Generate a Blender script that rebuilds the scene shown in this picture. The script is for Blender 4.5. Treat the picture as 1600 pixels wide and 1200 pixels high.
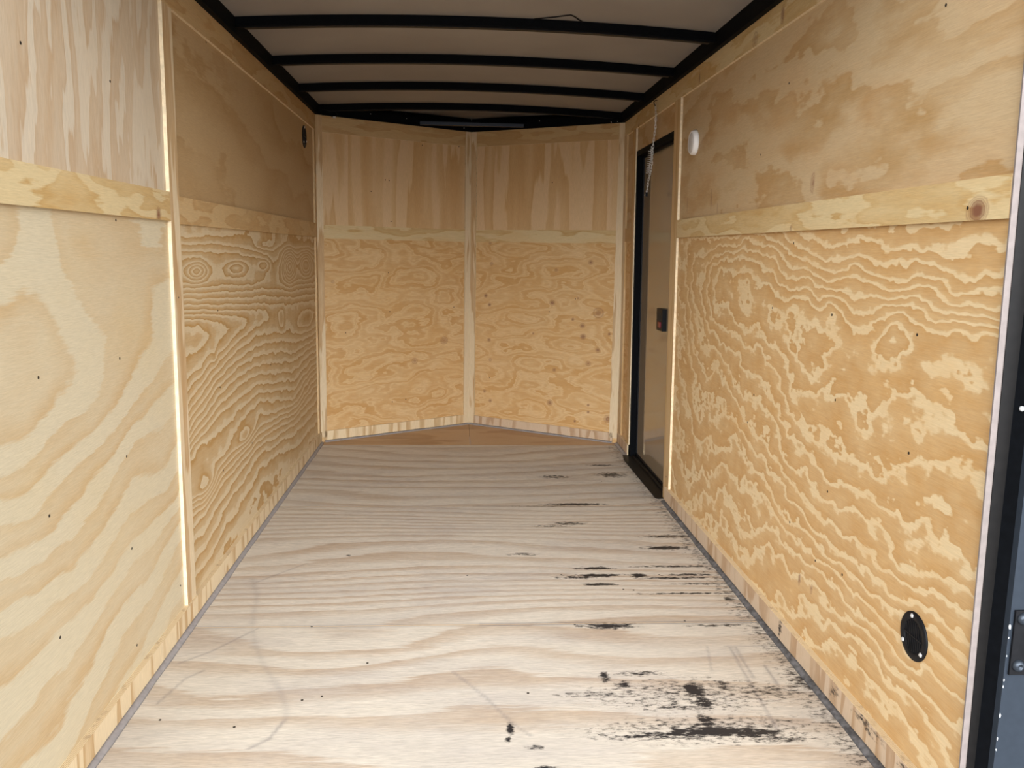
import bpy, bmesh, math, random
import numpy as np
from mathutils import Matrix, Vector
for o in list(bpy.data.objects): bpy.data.objects.remove(o)
SC = bpy.context.scene
COL = SC.collection
random.seed(4)

# ------------------------------------------------------------ camera
FOC, PIT, YAW, ROL = 1327., -.1547, .0639, .0167
CP = np.array([.827, 0., 1.148])
_fw = np.array([math.sin(YAW)*math.cos(PIT), math.cos(YAW)*math.cos(PIT), math.sin(PIT)])
_rt = np.array([math.cos(YAW), -math.sin(YAW), 0.]); _up = np.cross(_rt, _fw)
RT = math.cos(ROL)*_rt+math.sin(ROL)*_up; UP = -math.sin(ROL)*_rt+math.cos(ROL)*_up
cd = bpy.data.cameras.new('camera'); cam = bpy.data.objects.new('camera', cd); COL.objects.link(cam)
cd.sensor_width = 36; cd.lens = 36*FOC/1600; cd.clip_start = .02; cd.clip_end = 200
M = Matrix.Identity(4)
for i in range(3):
    M[i][0] = RT[i]; M[i][1] = UP[i]; M[i][2] = -_fw[i]; M[i][3] = CP[i]
cam.matrix_world = M
SC.camera = cam

# ------------------------------------------------------------ light
w = bpy.data.worlds.new('overcast_sky'); SC.world = w; w.use_nodes = True
nt = w.node_tree; bg = nt.nodes['Background']
g = nt.nodes.new('ShaderNodeTexCoord'); sp = nt.nodes.new('ShaderNodeSeparateXYZ'); rp = nt.nodes.new('ShaderNodeValToRGB')
# dull horizon, brightest cloud about 20 degrees up behind the trailer, dimmer zenith
nt.links.new(g.outputs['Generated'], sp.inputs[0]); nt.links.new(sp.outputs['Z'], rp.inputs[0])
for i, (p, c) in enumerate(((0, .25), (.05, .5), (.12, 1), (.38, 1), (.7, .45), (1, .3))):
    e = rp.color_ramp.elements[i] if i < 2 else rp.color_ramp.elements.new(p)
    e.position = p; e.color = (c*.96, c, c*1.05, 1)
dt = nt.nodes.new('ShaderNodeVectorMath'); dt.operation = 'DOT_PRODUCT'; dt.inputs[1].default_value = (0, -.97, .24)
nt.links.new(g.outputs['Generated'], dt.inputs[0])
r2 = nt.nodes.new('ShaderNodeMapRange'); r2.interpolation_type = 'SMOOTHSTEP'
r2.inputs['From Min'].default_value = .45; r2.inputs['From Max'].default_value = .98; r2.inputs['To Min'].default_value = .44; r2.inputs['To Max'].default_value = 3.3
nt.links.new(dt.outputs['Value'], r2.inputs['Value'])
mu = nt.nodes.new('ShaderNodeVectorMath'); mu.operation = 'SCALE'
nt.links.new(rp.outputs[0], mu.inputs[0]); nt.links.new(r2.outputs[0], mu.inputs['Scale'])
nt.links.new(mu.outputs[0], bg.inputs[0]); bg.inputs[1].default_value = 2.2
SC.view_settings.view_transform = 'Standard'; SC.view_settings.look = 'None'
SC.view_settings.gamma = 1; SC.view_settings.use_curve_mapping = False
SC.view_settings.exposure = .96

# ------------------------------------------------------------ frames (u, v, n)  n points into the room
def frame(o, u, v):
    u = Vector(u).normalized(); v = Vector(v).normalized(); n = u.cross(v).normalized(); v = n.cross(u)
    m = Matrix.Identity(4)
    for i in range(3): m[i][0] = u[i]; m[i][1] = v[i]; m[i][2] = n[i]; m[i][3] = o[i]
    return m
LEAN = .0133
H = 1.895
A_, B_, D_ = Vector((0, 5.035, 0)), Vector((.9, 5.61, 0)), Vector((1.8, 5.03, 0))
FR_L = frame((0, 0, 0), (0, 1, 0), (0, 0, 1))
FR_R = frame((1.8+LEAN, 0, 0), (0, -1, 0), (-LEAN, 0, 1))
FR_FL = frame(A_, B_-A_, (0, 0, 1)); FR_FR = frame(B_, D_-B_, (0, 0, 1))
FR_FLOOR = frame((0, 0, 0), (1, 0, 0), (0, 1, 0))
LFL, LFR = (B_-A_).length, (D_-B_).length
def on(fr, px, py, d=0.0):
    """where the sight line through a pixel of the photograph meets a wall plane (u, v)"""
    R = Vector(_fw+RT*(px-800)/FOC+UP*(600-py)/FOC); C = Vector(CP)
    n = fr.to_3x3().col[2]; o = fr.translation+n*d
    t = (o-C).dot(n)/R.dot(n)
    q = fr.inverted() @ (C+R*t)
    return q.x, q.y

# ------------------------------------------------------------ materials
class NT:
    def __init__(s, name):
        s.m = bpy.data.materials.new(name); s.m.use_nodes = True; s.t = s.m.node_tree
        s.b = s.t.nodes['Principled BSDF']
    def n(s, k): return s.t.nodes.new(k)
    def put(s, sock, v):
        if isinstance(v, bpy.types.NodeSocket): s.t.links.new(v, sock)
        else: sock.default_value = v
    def math(s, op, a, b=0., c=0., clamp=False):
        x = s.n('ShaderNodeMath'); x.operation = op; x.use_clamp = clamp
        s.put(x.inputs[0], a); s.put(x.inputs[1], b); s.put(x.inputs[2], c); return x.outputs[0]
    def mix(s, f, a, b, mode='MIX'):
        x = s.n('ShaderNodeMix'); x.data_type = 'RGBA'; x.blend_type = mode
        s.put(x.inputs[0], f); s.put(x.inputs[6], a); s.put(x.inputs[7], b); return x.outputs[2]
    def obj(s): return s.n('ShaderNodeTexCoord').outputs['Object']
    def mapping(s, v, sc, loc=(0, 0, 0)):
        x = s.n('ShaderNodeMapping'); s.put(x.inputs[0], v); x.inputs['Scale'].default_value = sc; x.inputs['Location'].default_value = loc
        return x.outputs[0]
    def noise(s, v, scale, sc=(1, 1, 1), loc=(0, 0, 0), det=2, rough=.5, dist=0):
        x = s.n('ShaderNodeTexNoise'); s.put(x.inputs['Vector'], s.mapping(v, sc, loc))
        x.inputs['Scale'].default_value = scale; x.inputs['Detail'].default_value = det
        x.inputs['Roughness'].default_value = rough; x.inputs['Distortion'].default_value = dist
        return x.outputs['Fac']
    def ramp(s, f, els, interp='LINEAR'):
        x = s.n('ShaderNodeValToRGB'); s.put(x.inputs[0], f); r = x.color_ramp; r.interpolation = interp
        while len(r.elements) < len(els): r.elements.new(.5)
        for e, (p, c) in zip(r.elements, els):
            e.position = p; e.color = (c, c, c, 1) if isinstance(c, (int, float)) else (*c, 1)
        return x.outputs[0]
    def attr(s, name):
        x = s.n('ShaderNodeAttribute'); x.attribute_name = name; return x.outputs['Fac']
    def bump(s, h, st=.2, dist=.001):
        x = s.n('ShaderNodeBump'); x.inputs['Strength'].default_value = st; x.inputs['Distance'].default_value = dist
        s.put(x.inputs['Height'], h); s.t.links.new(x.outputs[0], s.b.inputs['Normal'])

def plain(name, col, rough=.5, metal=0, spec=.5, speck=0):
    k = NT(name); P = k.obj()
    if speck:
        f = k.noise(P, 60, det=3); c = k.mix(k.ramp(f, [(.35, 0), (.7, 1)]), (*[x*(1-speck) for x in col], 1), (*[min(1, x*(1+speck)) for x in col], 1))
        k.put(k.b.inputs['Base Color'], c)
    else: k.b.inputs['Base Color'].default_value = (*col, 1)
    k.b.inputs['Roughness'].default_value = rough; k.b.inputs['Metallic'].default_value = metal
    k.b.inputs['Specular IOR Level'].default_value = spec
    return k.m

def plywood(name, light, dark, seed, A1=1.0, low=(1.5, 3.0), A2=.3, jag=(10, 22), bands=((0, 0), (.3, 0), (.5, .55), (.9, 1), (1, .0)),
            tint=(.62, .36, .13), tinta=.35, fib='u', fiba=.12, rough=.55, spec=.35, blot=.5, stainc=(.006, .006, .009), A3=.1, vary=False):
    """rotary cut softwood veneer: growth bands follow the 'grain' height field, jagged along the fibres"""
    k = NT(name); P = k.obj(); L = (seed*3.7, seed*1.9, seed*.7)
    if vary:
        v_ = k.n('ShaderNodeVectorMath'); v_.operation = 'ADD'; oi = k.n('ShaderNodeObjectInfo')
        k.t.links.new(P, v_.inputs[0]); k.t.links.new(k.math('MULTIPLY', oi.outputs['Random'], 9.0), v_.inputs[1]); P = v_.outputs[0]
    fs = (1.6, 30, 1) if fib == 'u' else (30, 1.6, 1)
    h = k.attr('grain')
    n1 = k.noise(P, 1, (*low, 1), L, det=2, rough=.45)
    h = k.math('ADD', h, k.math('MULTIPLY', k.math('SUBTRACT', n1, .5), A1*2))
    n2 = k.noise(P, 1, (*jag, 1), (L[1], L[2], 3), det=2.5, rough=.55)
    h = k.math('ADD', h, k.math('MULTIPLY', k.math('SUBTRACT', n2, .5), A2*2))
    n3 = k.noise(P, 4, fs, (L[2], L[0], 3), det=2, rough=.6)
    h = k.math('ADD', h, k.math('MULTIPLY', k.math('SUBTRACT', n3, .5), A3*2))
    fr = k.math('FRACT', h)
    band = k.ramp(fr, list(bands))
    # how strongly the bands show varies over the sheet
    vis = k.ramp(k.noise(P, 1, (low[0]*1.7, low[1]*1.7, 1), (5+L[0], 2, 9), det=2), [(.25, 1-blot), (.6, 1)])
    band = k.math('MULTIPLY', band, vis)
    f2 = k.noise(P, 7, fs, (1, L[0], L[1]), det=3, rough=.65)
    band = k.math('ADD', band, k.math('MULTIPLY', k.math('SUBTRACT', f2, .5), .35), clamp=True)
    c = k.mix(band, (*light, 1), (*dark, 1))
    tn = k.ramp(k.noise(P, 1, (low[0]*1.1+1, low[1]*1.4+1, 1), (L[1], 7, L[0]), det=4, rough=.6), [(.45, 0), (.72, tinta)])
    c = k.mix(tn, c, k.mix(.55, c, (*tint, 1)))
    fine = k.noise(P, 18, fs, (9, L[2], L[0]), det=3, rough=.7)
    c = k.mix(1.0, c, k.ramp(fine, [(.3, 1-fiba*1.3), (.7, 1+fiba*.3)]), 'MULTIPLY')
    kn = k.attr('knot')
    c = k.mix(k.ramp(kn, [(.10, 0), (.18, .45), (.24, .1), (.34, .5), (.40, .2), (.5, .8), (.6, .6), (.85, 1)]), c, (.20, .085, .045, 1))
    c = k.mix(k.math('MULTIPLY', k.attr('scratch'), .8), c, (.13, .12, .13, 1))
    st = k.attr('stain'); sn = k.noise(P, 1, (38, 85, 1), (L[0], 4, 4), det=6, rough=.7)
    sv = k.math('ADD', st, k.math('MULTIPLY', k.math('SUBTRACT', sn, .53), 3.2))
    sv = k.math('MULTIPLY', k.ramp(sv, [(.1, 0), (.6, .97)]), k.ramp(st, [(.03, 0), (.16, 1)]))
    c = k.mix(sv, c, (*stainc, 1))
    k.put(k.b.inputs['Base Color'], c)
    k.b.inputs['Roughness'].default_value = rough; k.b.inputs['Specular IOR Level'].default_value = spec
    k.bump(k.math('ADD', fine, k.math('MULTIPLY', band, .5)), .25, .0006)
    return k.m

LT, DK = (.64, .455, .245), (.455, .245, .085)
THIN = ((0, 0), (.22, .05), (.34, .75), (.62, .85), (.93, 1), (1, .0))       # thin light lines on orange
HALF = ((0, 0), (.38, .05), (.55, .6), (.93, 1), (1, .05))
WIDE = ((0, .1), (.45, 0), (.62, .7), (.9, .8), (1, .1))
DARKL = ((0, 0), (.30, .1), (.42, .55), (.72, .7), (.9, 1), (.97, 1), (1, .0))
m_pin_left_near = plywood('pale_plywood', (.60, .51, .35), (.53, .37, .195), 2, A1=.75, low=(1.6, 2.2), A2=.16, jag=(10, 14), bands=((0, .0), (.42, 0), (.47, .75), (.7, .5), (.93, 1), (1, 0)), tinta=.25, blot=.6, tint=(.66, .47, .2))
m_left_far = plywood('figured_plywood', (.62, .495, .315), (.43, .25, .085), 5, A1=.3, low=(3, 4), A2=.52, jag=(9, 14), bands=DARKL, blot=.12, tinta=.2, fiba=.1)
m_right_low = plywood('figured_orange_plywood', (.67, .51, .295), (.49, .28, .105), 9, A1=1.3, low=(5.0, 6.5), A2=.8, jag=(14, 22), bands=THIN, blot=.25, tinta=.45, fiba=.1)
m_front_low = plywood('orange_plywood', (.68, .475, .25), (.52, .285, .095), 12, A1=3.6, low=(2.0, 4.6), A2=.45, jag=(10, 22), bands=((0, .1), (.08, .6), (.2, .15), (.4, .8), (.6, .6), (.66, .2), (.74, .85), (.94, 1), (1, .1)), blot=.45, tinta=.6)
m_front_low2 = plywood('knotty_orange_plywood', (.68, .475, .25), (.53, .295, .10), 23, A1=3.4, low=(1.9, 5.0), A2=.45, jag=(9, 24), bands=((0, .1), (.08, .6), (.2, .15), (.4, .8), (.6, .6), (.66, .2), (.74, .85), (.94, 1), (1, .1)), blot=.45, tinta=.6)
m_front_up = plywood('vertical_grain_plywood', (.66, .46, .26), (.54, .325, .135), 15, A1=2.2, low=(6.5, .55), A2=.18, jag=(22, 3), bands=HALF, fib='v', blot=.5, tinta=.3, vary=True)
m_left_up_near = plywood('pale_vertical_grain_plywood', (.60, .50, .37), (.49, .345, .21), 31, A1=3.0, low=(6.0, 1.0), A2=.45, jag=(30, 6), bands=((0, 0), (.4, 0), (.45, .8), (.7, .6), (.93, 1), (1, 0)), fib='v', blot=.45, tinta=.15)
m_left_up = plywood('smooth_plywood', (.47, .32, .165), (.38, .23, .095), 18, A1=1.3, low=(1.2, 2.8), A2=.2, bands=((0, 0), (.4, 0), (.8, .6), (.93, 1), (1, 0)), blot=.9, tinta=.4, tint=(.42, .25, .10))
m_right_up = plywood('smooth_tan_plywood', (.53, .385, .22), (.42, .255, .105), 21, A1=2.2, low=(1.4, 4.6), A2=.4, bands=((0, .1), (.4, 0), (.7, .7), (.93, 1), (1, .15)), blot=.75, tinta=.55, tint=(.52, .28, .11))
m_rail = plywood('board_plywood', (.63, .49, .27), (.50, .315, .12), 25, A1=1.6, low=(2.2, 10), A2=.22, jag=(12, 50), bands=((0, 0), (.42, .05), (.48, .8), (.75, .6), (.93, 1), (1, 0)), blot=.6, tinta=.5, vary=True)
m_rail2 = plywood('tan_board_plywood', (.55, .38, .19), (.45, .27, .11), 28, A1=1.7, low=(2.4, 10), A2=.22, jag=(12, 50), bands=((0, 0), (.42, .05), (.48, .8), (.75, .6), (.93, 1), (1, 0)), blot=.6, tinta=.4, vary=True)
m_batten = plywood('pale_batten_plywood', (.68, .54, .35), (.48, .30, .14), 37, A1=.8, low=(22, 2.2), A2=.12, jag=(40, 6), bands=HALF, fib='v', blot=.4, tinta=.3, vary=True)
m_batten2 = plywood('tan_batten_plywood', (.57, .39, .20), (.46, .28, .11), 38, A1=.7, low=(20, 1.5), A2=.1, jag=(40, 6), bands=HALF, fib='v', blot=.7, tinta=.35, vary=True)
STR = ((0, 0), (.5, 0), (.56, .9), (.78, .7), (1, 0))
m_base = plywood('striped_baseboard_plywood', (.72, .57, .36), (.47, .29, .125), 41, A1=3.6, low=(6, .6), A2=.25, jag=(25, 4), bands=STR, fib='v', blot=.2, tinta=.15, vary=True)
m_base2 = plywood('worn_baseboard_plywood', (.56, .42, .29), (.38, .23, .12), 43, A1=3.4, low=(6, .6), A2=.25, jag=(25, 4), bands=STR, fib='v', blot=.3, tinta=.2, vary=True)
m_floor = plywood('worn_floor_plywood', (.62, .55, .455), (.46, .35, .25), 51, A1=1.0, low=(.9, 3.4), A2=.25, jag=(3, 40), bands=((0, .05), (.4, 0), (.7, .7), (.93, 1), (1, .1)), blot=.6, tinta=.7, tint=(.37, .33, .315), rough=.5, fiba=.26, A3=.16)
m_wedge = plywood('nose_floor_plywood', (.50, .33, .19), (.37, .22, .11), 55, A1=1.2, low=(1.5, 7), A2=.2, jag=(6, 30), bands=HALF, blot=.6, tinta=.3)

def edge_mat():
    k = NT('cut_plywood_edge'); P = k.obj(); s = k.n('ShaderNodeSeparateXYZ'); k.put(s.inputs[0], P)
    f = k.math('FRACT', k.math('MULTIPLY', s.outputs[2], 300)); n = k.noise(P, 40, det=3)
    c = k.mix(k.ramp(f, [(.3, 0), (.6, 1)]), (.72, .58, .36, 1), (.48, .33, .18, 1))
    c = k.mix(k.ramp(n, [(.55, 0), (.72, .5)]), c, (.25, .16, .09, 1))
    k.put(k.b.inputs['Base Color'], c); k.b.inputs['Roughness'].default_value = .7
    return k.m
m_edge = edge_mat()
m_edgepale = plain('pale_cut_edge', (.72, .58, .38), .7, speck=.12)
m_edgepink = plain('pink_grey_cut_edge', (.19, .155, .14), .7, speck=.1)
m_caulk = plain('grey_caulk', (.27, .245, .235), .6, speck=.12)
m_caulkd = plain('dirty_caulk', (.10, .095, .095), .6, speck=.5)
m_black = plain('black_painted_steel', (.0022, .0026, .0035), .65, spec=.06, speck=.2)
m_brownblack = plain('dusty_black_steel', (.006, .005, .0045), .5, spec=.2, speck=.2)
m_grey = plain('charcoal_grey_paint', (.022, .028, .037), .55, spec=.15, speck=.06)
m_plast = plain('black_plastic', (.006, .006, .007), .5, spec=.18, speck=.2)
m_slot = plain('dark_opening', (.002, .002, .004), .7)
m_chrome = plain('zinc_plated_steel', (.75, .75, .74), .35, metal=.55)
m_bolt = plain('dark_bolt_steel', (.04, .048, .06), .4, metal=.6)
m_white = plain('white_plastic', (.80, .77, .74), .35)
m_lens = plain('frosted_lens', (.55, .52, .49), .4)
m_red = plain('red_plastic', (.16, .006, .012), .4)
m_screw = plain('dark_screw_steel', (.03, .025, .02), .4, metal=.5)
m_bar = plain('glossy_dark_steel', (.006, .010, .022), .35, spec=.4)
m_chip = plain('bare_white_primer', (.5, .51, .51), .6)
m_conc = plain('pale_concrete', (.26, .255, .25), .85, speck=.12)
def ceil_mat():
    k = NT('grey_roof_liner'); P = k.obj()
    f = k.noise(P, 2.5, (1, 1, 1), det=3); c = k.mix(k.ramp(f, [(.35, 0), (.7, 1)]), (.25, .225, .205, 1), (.29, .265, .24, 1))
    k.put(k.b.inputs['Base Color'], c); k.b.inputs['Roughness'].default_value = .6; return k.m
m_ceil = ceil_mat()
def door_mat():
    k = NT('glossy_tan_door_skin'); k.b.inputs['Base Color'].default_value = (.25, .19, .125, 1)
    k.b.inputs['Roughness'].default_value = .06; k.b.inputs['IOR'].default_value = 1.65
    return k.m
m_door = door_mat()

# ------------------------------------------------------------ mesh helpers
def link(name, me, fr=None, parent=None, mats=()):
    o = bpy.data.objects.new(name, me); COL.objects.link(o)
    for m in mats: me.materials.append(m)
    if parent is not None:
        o.parent = parent
        pm = PW[parent.name]
        o.matrix_parent_inverse = Matrix.Identity(4)
        o.matrix_basis = pm.inverted() @ (fr or pm)
        PW[o.name] = fr or pm
    else:
        o.matrix_basis = fr or Matrix.Identity(4); PW[o.name] = fr or Matrix.Identity(4)
    return o
PW = {}
def finish(bm, name, mats, fr=None, parent=None, smooth=False, bev=0):
    if bev:
        bmesh.ops.bevel(bm, geom=[e for e in bm.edges if e.calc_face_angle(0) > .6], offset=bev, segments=2, affect='EDGES', profile=.7)
    bmesh.ops.recalc_face_normals(bm, faces=bm.faces)
    me = bpy.data.meshes.new(name); bm.to_mesh(me); bm.free()
    if smooth:
        for p in me.polygons: p.use_smooth = True
    return link(name, me, fr, parent, mats if isinstance(mats, (list, tuple)) else [mats])
def add_box(bm, x0, x1, y0, y1, z0, z1, mi=0):
    vs = [bm.verts.new((x, y, z)) for z in (z0, z1) for y in (y0, y1) for x in (x0, x1)]
    for q in ((0, 1, 3, 2), (4, 6, 7, 5), (0, 4, 5, 1), (2, 3, 7, 6), (0, 2, 6, 4), (1, 5, 7, 3)):
        f = bm.faces.new([vs[i] for i in q]); f.material_index = mi
def box(name, fr, x0, x1, y0, y1, z0, z1, mats, parent=None, bev=0):
    bm = bmesh.new(); add_box(bm, min(x0, x1), max(x0, x1), min(y0, y1), max(y0, y1), z0, z1)
    return finish(bm, name, mats, fr, parent, bev=bev)
def add_prism(bm, pts, z0, z1, mi=0, side=None):
    a = [bm.verts.new((x, y, z0)) for x, y in pts]; b = [bm.verts.new((x, y, z1)) for x, y in pts]
    bm.faces.new(a[::-1]).material_index = mi; bm.faces.new(b).material_index = mi
    for i in range(len(pts)):
        j = (i+1) % len(pts); bm.faces.new((a[i], a[j], b[j], b[i])).material_index = mi if side is None else side
def add_cyl(bm, c, r0, r1, z0, z1, seg=24, mi=0, cap=True):
    a = [bm.verts.new((c[0]+r0*math.cos(t), c[1]+r0*math.sin(t), z0)) for t in np.linspace(0, 2*math.pi, seg, endpoint=False)]
    b = [bm.verts.new((c[0]+r1*math.cos(t), c[1]+r1*math.sin(t), z1)) for t in np.linspace(0, 2*math.pi, seg, endpoint=False)]
    for i in range(seg):
        j = (i+1) % seg; bm.faces.new((a[i], a[j], b[j], b[i])).material_index = mi
    if cap: bm.faces.new(a[::-1]).material_index = mi; bm.faces.new(b).material_index = mi
def add_lathe(bm, c, prof, seg=40, mi=0):
    rings = []
    for r, z in prof:
        if r < 1e-6: rings.append([bm.verts.new((c[0], c[1], z))])
        else: rings.append([bm.verts.new((c[0]+r*math.cos(t), c[1]+r*math.sin(t), z)) for t in np.linspace(0, 2*math.pi, seg, endpoint=False)])
    for p, q in zip(rings, rings[1:]):
        for i in range(seg):
            j = (i+1) % seg
            v = [p[i % len(p)], p[j % len(p)], q[j % len(q)], q[i % len(q)]]
            u = []
            for x in v:
                if x not in u: u.append(x)
            if len(u) > 2: bm.faces.new(u).material_index = mi
def add_tube(bm, pts, r, seg=8, closed=False, mi=0):
    pts = [Vector(p) for p in pts]; n = len(pts); rings = []
    ref = Vector((.3, .2, .93))
    for i, p in enumerate(pts):
        t = (pts[(i+1) % n]-pts[i-1]) if closed else (pts[min(i+1, n-1)]-pts[max(i-1, 0)])
        t.normalize(); a = t.cross(ref)
        if a.length < .05: a = t.cross(Vector((1, 0, 0)))
        a.normalize(); b = t.cross(a); ref = b.cross(t) if False else ref
        rings.append([bm.verts.new(p+a*(r*math.cos(s))+b*(r*math.sin(s))) for s in np.linspace(0, 2*math.pi, seg, endpoint=False)])
    for i in range(n if closed else n-1):
        p, q = rings[i], rings[(i+1) % n]
        for k in range(seg):
            l = (k+1) % seg; bm.faces.new((p[k], p[l], q[l], q[k])).material_index = mi
    if not closed: bm.faces.new(rings[0][::-1]); bm.faces.new(rings[-1])

def tps(points):
    """thin plate interpolation of hand-read growth ring levels"""
    P = np.array(points, float); X = P[:, :2]; y = P[:, 2]; n = len(P)
    def U(a, b):
        r2 = ((a[:, None, :]-b[None, :, :])**2).sum(2); return .5*r2*np.log(r2+1e-9)
    K = U(X, X)+np.eye(n)*2e-4; Q = np.c_[np.ones(n), X]
    A = np.zeros((n+3, n+3)); A[:n, :n] = K; A[:n, n:] = Q; A[n:, :n] = Q.T
    s = np.linalg.solve(A, np.r_[y, 0, 0, 0])
    return lambda u, v: U(np.c_[u, v], X) @ s[:n]+s[n]+s[n+1]*u+s[n+2]*v

def slab(name, fr, u0, u1, v0, v1, d0, d1, mats, grain=None, knot=None, stain=None, scratch=None, step=.02, parent=None, kind=None, wr=0, cut=None):
    """a board: finely gridded face at depth d1, cut edges and back; per-vertex grain/knot/stain fields"""
    if u1 < u0: u0, u1 = u1, u0
    nu = max(1, int(math.ceil((u1-u0)/step))); nv = max(1, int(math.ceil((v1-v0)/step)))
    if grain is None and knot is None and stain is None: nu = nv = 1
    us = np.linspace(u0, u1, nu+1); vs = np.linspace(v0, v1, nv+1)
    U, V = np.meshgrid(us, vs); U = U.ravel(); V = V.ravel(); N = len(U)
    co = np.c_[U, V, np.full(N, d1)]
    ctr = [(u0, v0), (u1, v0), (u1, v1), (u0, v1)]
    co = np.r_[co, np.array([[a, b, d1] for a, b in ctr]+[[a, b, d0] for a, b in ctr])]
    faces = []
    for j in range(nv):
        for i in range(nu):
            a = j*(nu+1)+i; faces.append((a, a+1, a+nu+2, a+nu+1))
    nf = len(faces)
    for i in range(4):
        j = (i+1) % 4; faces.append((N+i, N+4+i, N+4+j, N+j))
    faces.append((N+7, N+6, N+5, N+4))
    me = bpy.data.meshes.new(name); me.from_pydata(co.tolist(), [], faces)
    for p in list(me.polygons)[nf:nf+4]: p.material_index = 1
    for an, fn in (('grain', grain), ('knot', knot), ('stain', stain), ('scratch', scratch)):
        if fn is None: continue
        at = me.attributes.new(an, 'FLOAT', 'POINT'); a = np.zeros(len(co)); a[:N] = fn(U, V); at.data.foreach_set('value', a)
    o = link(name, me, fr, parent, mats if isinstance(mats, (list, tuple)) else [mats, m_edge])
    if kind: o['kind'] = kind
    return o
def S(name, *a, **k): return slab(name, *a, kind='structure', **k)
def gauss(spots):
    """spots: (u, v, ru, rv, strength)"""
    def f(u, v):
        r = np.zeros_like(u)
        for s in spots:
            r = np.maximum(r, s[4]*np.exp(-(((u-s[0])/s[2])**2+((v-s[1])/s[3])**2)**1.3*.6))
        return r
    return f
def segs(lines):
    """lines: (u0,v0,u1,v1,width,strength)"""
    def f(u, v):
        r = np.zeros_like(u)
        for a, b, c, d, w_, s in lines:
            L2 = (c-a)**2+(d-b)**2+1e-9; t = np.clip(((u-a)*(c-a)+(v-b)*(d-b))/L2, 0, 1)
            q = ((u-a-t*(c-a))**2+(v-b-t*(d-b))**2)/w_**2
            r = np.maximum(r, s*np.exp(-q))
        return r
    return f
def thing(o, label, cat, group=None):
    o['label'] = label; o['category'] = cat
    if group: o['group'] = group
    return o
def empty(name, fr):
    o = bpy.data.objects.new(name, None); COL.objects.link(o); o.matrix_basis = fr; PW[o.name] = fr; o.empty_display_size = .05; return o
def screws(parent, fr, pts, d, r=.0035, m=None):
    for p in pts:
        u, v = on(fr, *p, d); bm = bmesh.new()
        add_lathe(bm, (0, 0), [(0, -.001), (r, -.001), (r, .0004), (r*.6, .0009), (0, .0009)], seg=12)
        finish(bm, 'screw', m or m_screw, fr @ Matrix.Translation((u, v, d)), parent)

# ------------------------------------------------------------ outdoors, shell
o = box('ground', Matrix.Identity(4), -30, 30, -30, 30, -.72, -.55, m_conc); o['kind'] = 'structure'
bm = bmesh.new()
def shell_wall(p, q, z0=-.12, z1=2.06, t=.03):
    d = (q-p).normalized(); n = Vector((d.y, -d.x, 0))
    vs = [bm.verts.new(v) for v in [(*(p.xy), z0), (*(q.xy), z0), (*((q+n*t).xy), z0), (*((p+n*t).xy), z0), (*(p.xy), z1), (*(q.xy), z1), (*((q+n*t).xy), z1), (*((p+n*t).xy), z1)]]
    for f in ((0, 1, 2, 3), (4, 7, 6, 5), (0, 4, 5, 1), (1, 5, 6, 2), (2, 6, 7, 3), (3, 7, 4, 0)): bm.faces.new([vs[i] for i in f])
SH = [Vector((1.885, 1.44, 0)), Vector((1.885, 5.07, 0)), Vector((.9, 5.74, 0)), Vector((-.075, 5.07, 0)), Vector((-.075, 1.44, 0))]
for p, q in zip(SH, SH[1:]): shell_wall(p, q)
o = finish(bm, 'trailer_shell', m_black); o['kind'] = 'structure'

# ------------------------------------------------------------ floor
YS1, YS2, YS3 = 3.735, 2.495, 1.40
def FX(px, py): return on(FR_FLOOR, px, py)
stains = []
for (px, py, ru, rv, s) in [(900, 788, .10, .010, .9), (850, 791, .12, .004, .7), (955, 742, .06, .03, .55), (940, 727, .06, .012, .5), (865, 745, .06, .02, .45),
        (890, 818, .05, .012, .6), (860, 822, .06, .008, .4), (1050, 838, .09, .012, .55), (1040, 856, .06, .012, .9), (1060, 885, .13, .006, .6),
        (930, 888, .05, .008, .85), (935, 899, .06, .008, .95), (905, 902, .06, .010, .55), (937, 913, .045, .007, .9), (998, 899, .022, .010, 1.0),
        (1050, 903, .10, .006, .75), (1080, 898, .08, .006, .65), (1100, 912, .08, .006, .5), (1075, 927, .14, .0035, .7), (950, 978, .06, .014, .75),
        (1120, 977, .07, .006, .5), (1137, 936, .012, .008, .9), (1085, 1078, .022, .028, .95), (1100, 1098, .018, .03, .72), (1105, 1128, .018, .025, .7),
        (1060, 1105, .07, .008, .45), (1115, 1143, .09, .016, 1.0), (1055, 1148, .10, .013, .62), (1175, 1145, .06, .016, .8), (1220, 1155, .06, .012, .5), (1010, 1150, .10, .012, .42),
        (945, 1058, .010, .022, .75), (975, 1070, .015, .014, .65), (925, 1085, .07, .010, .45), (1130, 1072, .018, .02, .55), (1000, 1052, .05, .012, .42),
        (1080, 1085, .20, .07, .27), (1110, 1140, .22, .05, .30), (1200, 1080, .10, .03, .34), (797, 1139, .006, .018, 1.0), (794, 1155, .005, .010, .9), (835, 1168, .018, .006, .7),
        (545, 868, .006, .004, .6), (1255, 1065, .03, .05, .5), (855, 1200, .018, .008, .7), (1150, 870, .06, .01, .4), (816, 866, .045, .01, .42)]:
    u, v = FX(px, py); stains.append((u, v, ru*1.1, rv*(1.35 if py < 1000 else 1.05), s*1.22))
pen = [(395, 905), (402, 930), (396, 960), (394, 985), (400, 1010), (410, 1035), (425, 1060), (441, 1085), (448, 1110), (445, 1125)]
lin = []
def pl(pts, w_, s):
    q = [FX(*p) for p in pts]
    for a, b in zip(q, q[1:]): lin.append((*a, *b, w_, s))
pl(pen, .009, .22); pl([(445, 1125), (420, 1155), (388, 1170)], .005, .55)
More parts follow.
